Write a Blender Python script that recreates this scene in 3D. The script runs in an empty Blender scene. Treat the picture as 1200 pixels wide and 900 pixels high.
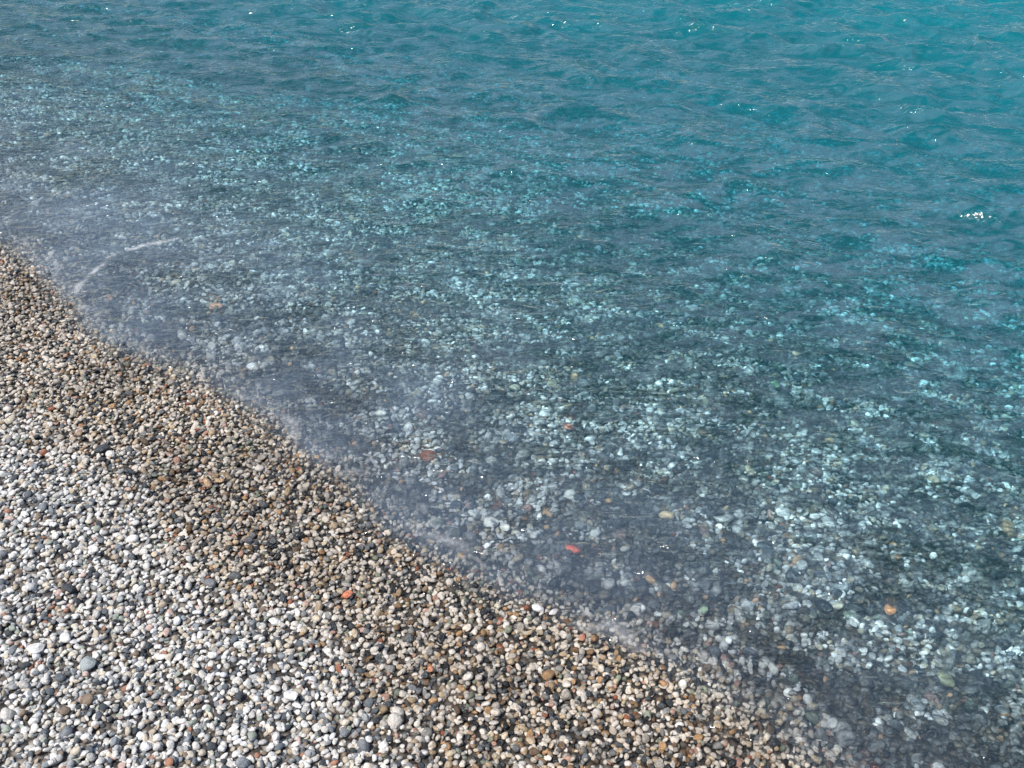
import bpy, math, numpy as np
rng=np.random.default_rng(7)
# ---------------------------------------------------------------- helpers
def vnoise(x,y,scale,seed,octv=3):
    r=np.random.default_rng(seed); out=np.zeros_like(x); amp=1;tot=0
    N=256
    for o in range(octv):
        g=r.random((N,N)); u=x/scale+o*17.3; v=y/scale+o*9.1
        iu=np.floor(u).astype(int); iv=np.floor(v).astype(int)
        fu=u-iu; fv=v-iv; fu=fu*fu*(3-2*fu); fv=fv*fv*(3-2*fv)
        a=g[iu%N,iv%N];b=g[(iu+1)%N,iv%N];c=g[iu%N,(iv+1)%N];d=g[(iu+1)%N,(iv+1)%N]
        out+=amp*((a*(1-fu)+b*fu)*(1-fv)+(c*(1-fu)+d*fu)*fv); tot+=amp
        amp*=.5; scale*=.5
    return out/tot-.5          # -.5..+.5
def catmull(P,n=4,pre=(),post=()):
    P=np.array(P,float); Q=[np.array(p,float) for p in pre]
    for i in range(len(P)-1):
        p0=P[max(i-1,0)];p1=P[i];p2=P[i+1];p3=P[min(i+2,len(P)-1)]
        for k in range(n):
            t=k/n
            Q.append(.5*((2*p1)+(-p0+p2)*t+(2*p0-5*p1+4*p2-p3)*t*t+(-p0+3*p1-3*p2+p3)*t**3))
    Q.append(P[-1]); Q+=[np.array(p,float) for p in post]; return np.array(Q)
def sdist(x,y,L):
    best=np.full(x.shape,1e9); perp=np.zeros(x.shape)
    for i in range(len(L)-1):
        ax,ay=L[i];bx,by=L[i+1];dx,dy=bx-ax,by-ay; ln=math.hypot(dx,dy)
        px=x-ax;py=y-ay
        t=np.clip((px*dx+py*dy)/(ln*ln),0,1)
        d=np.sqrt((px-t*dx)**2+(py-t*dy)**2); pp=(dx*py-dy*px)/ln
        m=(d<best-1e-7)|((np.abs(d-best)<=1e-7)&(np.abs(pp)>np.abs(perp)))
        best=np.where(m,d,best); perp=np.where(m,pp,perp)
    return best*np.where(perp>=0,1,-1)
SHORE=catmull([(-5,6.2),(-4,5.5),(-3,4.78),(-2.33,4.26),(-2.02,3.97),(-1.78,3.66),(-1.60,3.42),(-1.147,3.137),(-.83,2.87),(-.70,2.70),
  (-.536,2.538),(-.352,2.296),(-.0945,2.082),(.0913,1.969),(.347,1.805),(.535,1.645),(.665,1.5),(.9,1.25),(1.3,.95),(2.0,.5)],4,
  pre=[(-300,215),(-30,24.5)],post=[(8,-4),(300,-215)])
WETL=catmull([(-4,4.3),(-2.6,3.3),(-1.73,2.82),(-1.287,2.54),(-1.03,2.22),(-.773,1.953),(-.5,1.805),(-.353,1.67),(-.233,1.477),(.1,1.1),(.8,.5)],4,
  pre=[(-300,213)],post=[(8,-5),(300,-217)])
def shore_s(x,y):
    return sdist(x,y,SHORE)
def height(x,y,s):
    dry=np.minimum(-s*.11,2.5+0*s)
    wet=-(.12*s+.024*np.clip(s-1.3,0,6)**1.4)
    wet=np.maximum(wet,-3.2)
    z=np.where(s<0,dry,wet)-.012
    n=vnoise(x,y,.9,3,3)*.05*np.clip(np.abs(s)/1.2,.15,1.0)+vnoise(x,y,2.1,5,3)*.30*np.clip((s-1)/3,0,1)
    n+=vnoise(x,y,.22,11,2)*.012*np.clip(np.abs(s)/.4,.3,1)
    return z+n
def axis(lo,hi,step,far,growth=1.12):
    a=list(np.arange(lo,hi+step*.5,step)); st=step
    v=a[-1]
    while v<far: st*=growth; v+=st; a.append(v)
    st=step; v=a[0]
    while v>-far: st*=growth; v-=st; a.insert(0,v)
    return np.array(a)
def grid_obj(name,X,Y,zf,attrs=()):
    gx,gy=np.meshgrid(X,Y); x=gx.ravel();y=gy.ravel()
    z,at=zf(x,y)
    nx,ny=len(X),len(Y)
    me=bpy.data.meshes.new(name); nv=nx*ny
    me.vertices.add(nv); me.vertices.foreach_set('co',np.stack([x,y,z],1).astype(np.float32).ravel())
    i,j=np.meshgrid(np.arange(nx-1),np.arange(ny-1)); b=(j*nx+i).ravel()
    q=np.stack([b,b+1,b+1+nx,b+nx],1).astype(np.int32); nf=len(q)
    me.loops.add(nf*4); me.loops.foreach_set('vertex_index',q.ravel())
    me.polygons.add(nf); me.polygons.foreach_set('loop_start',np.arange(0,nf*4,4,dtype=np.int32))
    me.update(calc_edges=True)
    me.polygons.foreach_set('use_smooth',np.ones(nf,bool))
    for k,v in at.items():
        a=me.attributes.new(k,'FLOAT','POINT'); a.data.foreach_set('value',v.astype(np.float32))
    me.validate()
    o=bpy.data.objects.new(name,me); bpy.context.scene.collection.objects.link(o); return o
def mat(name):
    m=bpy.data.materials.new(name); m.use_nodes=True; nt=m.node_tree; nt.nodes.clear(); return m,nt
class NT:
    def __init__(s,nt): s.nt=nt
    def n(s,t,**k):
        nd=s.nt.nodes.new(t)
        for a,b in k.items():
            if a.startswith('i_'):
                key=a[2:]; key=int(key) if key.isdigit() else key.replace('_',' ')
                s.set(nd.inputs[key],b)
            else: setattr(nd,a,b)
        return nd
    def set(s,sock,v):
        if isinstance(v,bpy.types.NodeSocket): s.nt.links.new(v,sock)
        else: sock.default_value=v
    def m(s,op,a,b=0.0,clamp=False):
        nd=s.nt.nodes.new('ShaderNodeMath'); nd.operation=op; nd.use_clamp=clamp
        s.set(nd.inputs[0],a); s.set(nd.inputs[1],b); return nd.outputs[0]
    def mixc(s,f,a,b,bt='MIX'):
        nd=s.nt.nodes.new('ShaderNodeMix'); nd.data_type='RGBA'; nd.blend_type=bt
        s.set(nd.inputs[0],f); s.set(nd.inputs[6],a); s.set(nd.inputs[7],b); return nd.outputs[2]
    def mixs(s,f,a,b):
        nd=s.nt.nodes.new('ShaderNodeMixShader'); s.set(nd.inputs[0],f); s.set(nd.inputs[1],a); s.set(nd.inputs[2],b); return nd.outputs[0]
    def ramp(s,f,pts):
        nd=s.nt.nodes.new('ShaderNodeValToRGB'); s.set(nd.inputs[0],f); cr=nd.color_ramp
        while len(cr.elements)<len(pts): cr.elements.new(.5)
        for e,(p,c) in zip(cr.elements,pts): e.position=p; e.color=(*c,1) if len(c)==3 else c
        return nd.outputs[0]
# ---------------------------------------------------------------- beach terrain
def wetness(x,y):
    return sdist(x,y,WETL)+vnoise(x,y,.28,21,4)*.30
def tz(x,y):
    s=shore_s(x,y)
    wet=np.clip(.5+wetness(x,y)/.26,0,1)
    return height(x,y,s),{'wet':wet}
X=axis(-6,7,.045,260,1.15); Y=axis(0.2,12,.045,260,1.15)
beach=grid_obj('pebble_beach_ground',X,Y,tz)
m,nt=mat('gravel_bed'); q=NT(nt)
tc=q.n('ShaderNodeTexCoord').outputs['Object']
vo=q.n('ShaderNodeTexVoronoi',i_Scale=55.0,i_Vector=tc); 
hs=q.n('ShaderNodeSeparateColor',i_0=vo.outputs['Color'])
col=q.ramp(hs.outputs[0],[(0,(.05,.05,.055)),(.3,(.16,.15,.14)),(.55,(.28,.25,.21)),(.8,(.42,.41,.40)),(1,(.6,.58,.55))])
edge=q.ramp(vo.outputs['Distance'],[(0.0,(1,1,1)),(.45,(.8,.8,.8)),(.8,(.15,.13,.12))])
col=q.mixc(1.0,col,edge,'MULTIPLY')
wa=q.n('ShaderNodeAttribute',attribute_name='wet').outputs['Fac']
col=q.mixc(wa,col,(.42,.39,.36,1),'MULTIPLY')
col=q.mixc(1.0,col,(.6,.56,.52,1),'MULTIPLY')
bmp=q.n('ShaderNodeBump',i_Strength=.8,i_Distance=.012,i_Height=q.m('SUBTRACT',1.0,vo.outputs['Distance']))
bs=q.n('ShaderNodeBsdfPrincipled',i_Base_Color=col,i_Roughness=.75,i_Normal=bmp.outputs[0])
q.n('ShaderNodeOutputMaterial',i_Surface=bs.outputs[0]); beach.data.materials.append(m)
# ---------------------------------------------------------------- pebble prototypes
m,nt=mat('pebble_stone'); q=NT(nt)
ca=q.n('ShaderNodeAttribute',attribute_type='INSTANCER',attribute_name='col').outputs['Color']
wa=q.n('ShaderNodeAttribute',attribute_type='INSTANCER',attribute_name='wet').outputs['Fac']
oi=q.n('ShaderNodeObjectInfo').outputs['Random']
tc=q.n('ShaderNodeTexCoord').outputs['Object']
off=q.n('ShaderNodeVectorMath',operation='ADD',i_0=tc)
cx=q.n('ShaderNodeCombineXYZ',i_0=q.m('MULTIPLY',oi,97.0),i_1=q.m('MULTIPLY',oi,31.0),i_2=oi); q.set(off.inputs[1],cx.outputs[0])
n1=q.n('ShaderNodeTexNoise',i_Vector=off.outputs[0],i_Scale=1.6,i_Detail=4.0,i_Roughness=.7)
shade=q.ramp(n1.outputs[0],[(.3,(.55,.55,.55)),(.7,(1.25,1.25,1.25))])
c=q.mixc(1.0,ca,shade,'MULTIPLY')
bmp=q.n('ShaderNodeBump',i_Strength=.35,i_Distance=.15,i_Height=n1.outputs[0])
rough=q.m('SUBTRACT',.8,q.m('MULTIPLY',wa,.50))
bs=q.n('ShaderNodeBsdfPrincipled',i_Base_Color=c,i_Roughness=rough,i_Normal=bmp.outputs[0])
q.n('ShaderNodeOutputMaterial',i_Surface=bs.outputs[0]); pebm=m
import bmesh
pc=bpy.data.collections.new('pebble_shapes')
NP=16
for k in range(NP):
    bm=bmesh.new(); bmesh.ops.create_icosphere(bm,subdivisions=3 if k<4 else 2,radius=1)
    r=np.random.default_rng(100+k)
    planes=[]
    for _ in range(int(r.integers(3,9))):
        v=r.normal(size=3); v/=np.linalg.norm(v); planes.append((v,r.uniform(.55,.88)))
    ph=r.uniform(0,6.28,9); fr=r.normal(size=(9,3))*1.5
    ax=np.array([1.0,r.uniform(.58,.98),r.uniform(.34,.70)])
    for v in bm.verts:
        p=np.array(v.co)
        d=1+.05*sum(math.sin(fr[i]@p+ph[i]) for i in range(9))/1.5
        p=p*d
        for nn,dd in planes:
            e=nn@p-dd
            if e>0: p=p-nn*e*.9
        v.co=p*ax
    for f in bm.faces: f.smooth=True
    me=bpy.data.meshes.new('pebble_shape_%02d'%k); bm.to_mesh(me); bm.free(); me.materials.append(pebm)
    pc.objects.link(bpy.data.objects.new('pebble_shape_%02d'%k,me))
# ---------------------------------------------------------------- pebble scatter
PAL=np.array([(.80,.78,.74),(.74,.71,.66),(.60,.58,.55),(.42,.43,.43),(.26,.28,.30),(.13,.15,.17),(.06,.07,.08),
 (.62,.54,.43),(.48,.40,.30),(.70,.64,.53),(.36,.40,.34),(.44,.22,.14),(.58,.42,.36),(.82,.81,.79),(.25,.19,.14)])
PW=np.array([.17,.15,.12,.09,.07,.08,.07,.06,.04,.05,.03,.010,.02,.11,.03]); PW/=PW.sum()
def layer(x0,x1,y0,y1,step,rlo,rhi,keep=1.0,dz=0.0,smin=-9,smax=99,skew=2.0):
    X=np.arange(x0,x1,step);Y=np.arange(y0,y1,step*.88)
    gx,gy=np.meshgrid(X,Y); gx=gx+(np.arange(len(Y))%2)[:,None]*step*.5
    x=gx.ravel()+rng.uniform(-.85,.85,gx.size)*step; y=gy.ravel()+rng.uniform(-.85,.85,gx.size)*step
    k=rng.random(x.size)<keep; x=x[k];y=y[k]
    k=np.abs(x)<(y*.60+.75); x=x[k];y=y[k]
    s=shore_s(x,y); k=(s>smin)&(s<smax); x=x[k];y=y[k];s=s[k]
    r=rlo+(rhi-rlo)*rng.random(x.size)**skew
    z=height(x,y,s)+dz+r*.1
    return np.stack([x,y,z,r,s],1)
Ls=[layer(-3.6,3,1.1,5.2,.0145,.0070,.0120,1,.001,-9,.1),
    layer(-3.6,3,1.1,5.2,.0205,.0065,.0135,.85,.007,-9,.1),
    layer(-3.6,3,1.1,5.2,.06,.012,.020,.30,.010,-9,.1,2.5),
    layer(-3.6,4.5,1.1,5.6,.0175,.0085,.0150,1,.002,.1,2.4),
    layer(-3.6,4.5,1.1,5.6,.040,.012,.026,.7,.008,.1,2.6,2.2),
    layer(-6,7.5,5.6,8.5,.024,.010,.021,1,.004,-1,2.4),
    layer(-6,7.5,1.2,8.5,.026,.011,.023,1,.004,2.4,4.6),
    layer(-6,7.5,1.2,12,.13,.022,.055,.5,.006,1.0,8.0,2.2),
    layer(-6,8,3,11.5,.048,.02,.036,1,.004,4.6,8.0)]
A=np.concatenate(Ls); n=len(A)
x,y,z,r,s=A.T
wet=np.clip(.5+(wetness(x,y)+rng.normal(size=n)*.05)/.22,0,1)
col=PAL[rng.choice(len(PAL),n,p=PW)]*rng.uniform(.8,1.12,(n,1))
warm=(wet>.5)&(s<.0)&(rng.random(n)<.05)
col[warm]=np.array([.50,.37,.24])*rng.uniform(.5,1.25,(warm.sum(),1))
big=(r>.027); col[big]=col[big]*.6
grey=col.mean(1,keepdims=True)
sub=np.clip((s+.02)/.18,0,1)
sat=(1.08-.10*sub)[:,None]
tint=np.array([.86,.80,.735])*(1-sub[:,None])+np.array([.70,.745,.84])*sub[:,None]  # submerged stones painted cooler for water absorption and skylight reflection
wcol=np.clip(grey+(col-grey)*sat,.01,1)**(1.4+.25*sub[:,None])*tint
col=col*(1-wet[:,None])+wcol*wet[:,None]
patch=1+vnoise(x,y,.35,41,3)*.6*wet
col=col*patch[:,None]
# fine light/dark mottle of ripple refraction and caustics painted in; broad weed patches deeper
b1=vnoise(x*.7+y*.15,y*1.1,.075,43,3)*4.2
b2=vnoise(x,y,.55,47,3)*3.2*np.clip((s-.6)/2,0,1)
blot=np.clip(.52+b1+b2,0,1)
col=col*(1-sub*(.0+.80*(1-blot)))[:,None]
pale=(sub>.9)&(rng.random(n)<.05)&(r<.022)&(blot>.3); col[pale]=np.array([.70,.72,.74])*rng.uniform(.8,1.1,(pale.sum(),1))
rust=(sub>.5)&(rng.random(n)<.012); col[rust]=np.array([.42,.26,.15])*rng.uniform(.6,1.2,(rust.sum(),1))
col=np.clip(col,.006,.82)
rot=np.stack([rng.normal(size=n)*.4,rng.normal(size=n)*.4,rng.uniform(0,6.28,n)],1)
idx=rng.integers(4,NP,n)
SP=[(-.441,1.991,.015,(.55,.17,.08)),(.178,2.236,.023,(.62,.13,.08)),(-1.242,3.777,.036,(.62,.30,.19)),(.48,2.433,.030,(.60,.44,.28)),
 (1.053,2.049,.020,(.62,.26,.10)),(-.064,2.354,.026,(.76,.76,.75)),(-.02,2.33,.018,(.68,.68,.66)),(.0685,1.969,.018,(.78,.77,.75)),(.11,1.955,.014,(.70,.68,.66)),
 (1.03,3.36,.030,(.22,.44,.22)),(1.112,1.79,.028,(.36,.36,.24)),(-1.296,2.604,.024,(.06,.065,.075)),(-1.159,1.953,.022,(.055,.06,.07)),
 (-.062,3.13,.040,(.02,.025,.03)),(-.02,3.10,.03,(.02,.025,.03)),(.866,2.049,.034,(.015,.02,.03)),(.95,2.045,.028,(.02,.025,.03)),(-.93,2.46,.020,(.50,.33,.20)),(-.90,2.48,.016,(.50,.34,.20)),
 (.52,1.99,.015,(.30,.40,.28)),(-.20,1.73,.012,(.52,.22,.12)),(.18,1.86,.011,(.5,.22,.14)),(-1.02,1.70,.022,(.34,.38,.38)),(-1.25,1.62,.024,(.36,.39,.42)),
 (.95,2.47,.016,(.6,.6,.6)),(.20,2.95,.022,(.45,.16,.10)),(-.46,2.95,.022,(.60,.60,.58)),(-1.16,1.74,.022,(.75,.74,.72)),(-.52,1.62,.020,(.74,.72,.7)),(-.75,2.2,.014,(.10,.10,.11)),(.33,2.25,.016,(.6,.59,.57))]
sx=np.array([[a[0],a[1]] for a in SP]); ss=shore_s(sx[:,0],sx[:,1]); sz=height(sx[:,0],sx[:,1],ss)+.016
pos=np.concatenate([np.stack([x,y,z],1),np.column_stack([sx,sz])])
col=np.concatenate([col,np.array([a[3] for a in SP])])
wet=np.concatenate([wet,(sdist(sx[:,0],sx[:,1],WETL)>0).astype(float)])
asp=rng.uniform(.85,1.15,(n,3))
scl=np.concatenate([r[:,None]*asp,np.array([[a[2],a[2]*.9,a[2]*.8] for a in SP])])
rot=np.concatenate([rot,np.column_stack([rng.normal(size=(len(SP),2))*.12,rng.uniform(0,6.28,len(SP))])])
idx=np.concatenate([idx,rng.integers(0,4,len(SP))])
print('PEBBLES',len(pos))
me=bpy.data.meshes.new('pebbles'); me.vertices.add(len(pos)); me.vertices.foreach_set('co',pos.astype(np.float32).ravel())
for nm,ty,ky,v in (('rot','FLOAT_VECTOR','vector',rot),('scl','FLOAT_VECTOR','vector',scl),('col','FLOAT_VECTOR','vector',col),('wet','FLOAT','value',wet)):
    a=me.attributes.new(nm,ty,'POINT'); a.data.foreach_set(ky,v.astype(np.float32).ravel())
a=me.attributes.new('idx','INT','POINT'); a.data.foreach_set('value',idx.astype(np.int32))
peb=bpy.data.objects.new('pebbles',me); bpy.context.scene.collection.objects.link(peb)
g=bpy.data.node_groups.new('pebble_scatter','GeometryNodeTree')
g.interface.new_socket('Geometry',in_out='INPUT',socket_type='NodeSocketGeometry'); g.interface.new_socket('Geometry',in_out='OUTPUT',socket_type='NodeSocketGeometry')
gi=g.nodes.new('NodeGroupInput'); go=g.nodes.new('NodeGroupOutput'); ip=g.nodes.new('GeometryNodeInstanceOnPoints'); ci=g.nodes.new('GeometryNodeCollectionInfo')
ci.inputs['Collection'].default_value=pc; ci.inputs['Separate Children'].default_value=True; ci.inputs['Reset Children'].default_value=True
def na(nm,ty):
    a=g.nodes.new('GeometryNodeInputNamedAttribute'); a.data_type=ty; a.inputs['Name'].default_value=nm; return [o for o in a.outputs if o.enabled and o.name=='Attribute'][0]
L=g.links.new
L(gi.outputs[0],ip.inputs['Points']); L(ci.outputs[0],ip.inputs['Instance']); ip.inputs['Pick Instance'].default_value=True
L(na('idx','INT'),ip.inputs['Instance Index']); L(na('rot','FLOAT_VECTOR'),ip.inputs['Rotation']); L(na('scl','FLOAT_VECTOR'),ip.inputs['Scale']); L(ip.outputs[0],go.inputs[0])
md=peb.modifiers.new('scatter','NODES'); md.node_group=g
# ---------------------------------------------------------------- water
wr=np.random.default_rng(55)
waves=[]
for i in range(90):
    lam=.065*(.9/.065)**(wr.random()**.9)
    th=math.radians(72)+wr.normal()*.55
    waves.append((lam,th,wr.uniform(0,6.28),.0036*lam**.85*wr.uniform(.5,1.3)))
FO=catmull([(-1.42,4.30),(-1.52,4.30),(-1.67,4.24),(-1.78,4.08),(-1.82,3.92),(-1.79,3.74),(-1.66,3.55)],6)
def wz(x,y):
    s=shore_s(x,y); z=np.zeros_like(x)
    wx=x+vnoise(x,y,.5,61,2)*.34; wy=y+vnoise(x,y,.4,62,2)*.26
    for lam,th,ph,am in waves:
        t=np.sin((wx*math.cos(th)+wy*math.sin(th))*6.2832/lam+ph)
        z+=am*(t+.35*t*t)
    R=np.hypot(x,y)
    amp=np.clip(.22+s*.30,.05,1.8)*np.clip(1.6-R/40,0,1)*(1+1.2*vnoise(x,y,.8,71,3))
    z=z*amp
    hz=height(x,y,s); depth=np.clip(-hz,0,5)
    f=np.abs(sdist(x,y,FO)+vnoise(x,y,.16,81,4)*.10)
    foam=.42*np.exp(-(f/.010)**2)*np.clip(.45+vnoise(x,y,.05,82,3)*3.5,0,1)
    e=np.abs(s-.03+vnoise(x,y,.15,83,3)*.16)
    foam=np.maximum(foam,.26*np.exp(-(e/.011)**2)*np.clip(vnoise(x,y,.30,84,3)*3.5+.25,0,1))
    veil=np.exp(-(np.clip(s-.2,0,9)/.8)**2)*np.clip((s+.05)/.08,0,1)*np.clip(.58+vnoise(x,y,.3,91,4)*1.7,0,1)  # pale shore haze: reflected sky painted in, along with swash bubbles
    veil=veil*np.clip(.62-x*.38,.14,1)
    return z,{'depth':depth,'foam':foam,'veil':veil}
X=axis(-5.5,6,.015,260,1.12); Y=axis(1,10.5,.015,260,1.12)
water=grid_obj('sea_water',X,Y,wz)
m,nt=mat('shallow_sea'); q=NT(nt)
def at(nm): return q.n('ShaderNodeAttribute',attribute_name=nm).outputs['Fac']
d=at('depth'); foam=at('foam'); veil=at('veil')
tc=q.n('ShaderNodeTexCoord').outputs['Object']
mp=q.n('ShaderNodeMapping',i_Vector=tc,i_Scale=(1.0,1.9,1.0),i_Rotation=(0,0,.28))
nz=q.n('ShaderNodeTexNoise',i_Vector=mp.outputs[0],i_Scale=12.0,i_Detail=3.0,i_Roughness=.5,i_Distortion=1.0)
nz2=q.n('ShaderNodeTexNoise',i_Vector=mp.outputs[0],i_Scale=4.5,i_Detail=7.0,i_Roughness=.68,i_Distortion=.7)
bmp=q.n('ShaderNodeBump',i_Strength=.9,i_Distance=.020,i_Height=nz.outputs[0])
bmr=q.n('ShaderNodeBump',i_Strength=.18,i_Distance=.020,i_Height=nz.outputs[0])
# caustic light painted as a ridged noise network in the transmission colour
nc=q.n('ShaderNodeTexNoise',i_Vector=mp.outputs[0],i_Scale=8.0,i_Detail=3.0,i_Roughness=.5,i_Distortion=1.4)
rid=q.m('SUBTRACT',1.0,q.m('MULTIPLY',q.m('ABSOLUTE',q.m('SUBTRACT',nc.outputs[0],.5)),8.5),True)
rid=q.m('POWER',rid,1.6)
caustic_gain=q.m('ADD',.78,q.m('MULTIPLY',rid,1.35))
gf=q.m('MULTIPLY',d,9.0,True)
caustic_gain=q.m('ADD',1.0,q.m('MULTIPLY',gf,q.m('SUBTRACT',caustic_gain,1.0)))
def chan(b): return q.m('MULTIPLY',q.m('POWER',b,d),caustic_gain)
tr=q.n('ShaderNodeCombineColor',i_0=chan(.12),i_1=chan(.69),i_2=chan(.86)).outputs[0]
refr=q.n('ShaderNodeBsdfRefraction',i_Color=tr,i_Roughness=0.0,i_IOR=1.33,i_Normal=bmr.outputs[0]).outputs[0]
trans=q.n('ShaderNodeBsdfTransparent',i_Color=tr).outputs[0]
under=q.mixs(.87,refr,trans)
sc=q.n('ShaderNodeBsdfDiffuse',i_Color=(.0,.215,.265,1)).outputs[0]
fac=q.m('SUBTRACT',1.0,q.m('POWER',.36,q.m('POWER',d,1.25)))
body=q.mixs(q.m('MULTIPLY',fac,.90),under,sc)
painted_haze=q.n('ShaderNodeBsdfDiffuse',i_Color=(.23,.31,.42,1)).outputs[0]  # diffuse blue-grey painted over the water in place of reflected sky haze
pf=q.ramp(nz2.outputs[0],[(.45,(0,0,0)),(.57,(1,1,1))])
ff=q.m('MULTIPLY',q.m('MULTIPLY',d,2.5,True),q.m('SUBTRACT',1.15,q.m('MULTIPLY',d,.75,True)))
vf=q.m('ADD',q.m('MULTIPLY',veil,.29),q.m('MULTIPLY',q.m('ADD',.08,pf),q.m('MULTIPLY',ff,.24)))
body=q.mixs(vf,body,painted_haze)
gl=q.n('ShaderNodeBsdfGlossy',i_Color=(1,1,1,1),i_Roughness=.08,i_Normal=bmp.outputs[0]).outputs[0]
fr=q.n('ShaderNodeFresnel',i_IOR=1.36,i_Normal=bmp.outputs[0]).outputs[0]
surf=q.mixs(fr,body,gl)
fd=q.n('ShaderNodeBsdfDiffuse',i_Color=(.8,.8,.8,1)).outputs[0]
surf=q.mixs(foam,surf,fd)
q.n('ShaderNodeOutputMaterial',i_Surface=surf); water.data.materials.append(m)
# ---------------------------------------------------------------- light
EL,AZ=60,-125
sc_=bpy.context.scene
W=bpy.data.worlds.new('World'); sc_.world=W; W.use_nodes=True; nt=W.node_tree
bg=nt.nodes['Background']; sk=nt.nodes.new('ShaderNodeTexSky'); sk.sky_type='NISHITA'; sk.sun_disc=False
sk.sun_elevation=math.radians(EL); sk.sun_rotation=math.radians(AZ); nt.links.new(sk.outputs[0],bg.inputs[0]); bg.inputs[1].default_value=.13
sl=bpy.data.lights.new('sun','SUN'); sl.energy=5.0; sl.angle=math.radians(.5); sl.color=(1,.95,.88)
so=bpy.data.objects.new('sun',sl); sc_.collection.objects.link(so)
so.rotation_euler=(math.radians(90-EL),0,math.radians(180-AZ))
cd=bpy.data.cameras.new('camera'); cd.lens=36; cd.sensor_width=36; cd.clip_end=1000; cd.clip_start=.05
co=bpy.data.objects.new('camera',cd); co.location=(0,0,2.0); co.rotation_euler=(math.radians(57),0,0); sc_.collection.objects.link(co)
sc_.camera=co
sc_.view_settings.view_transform='Standard'; sc_.view_settings.look='None'
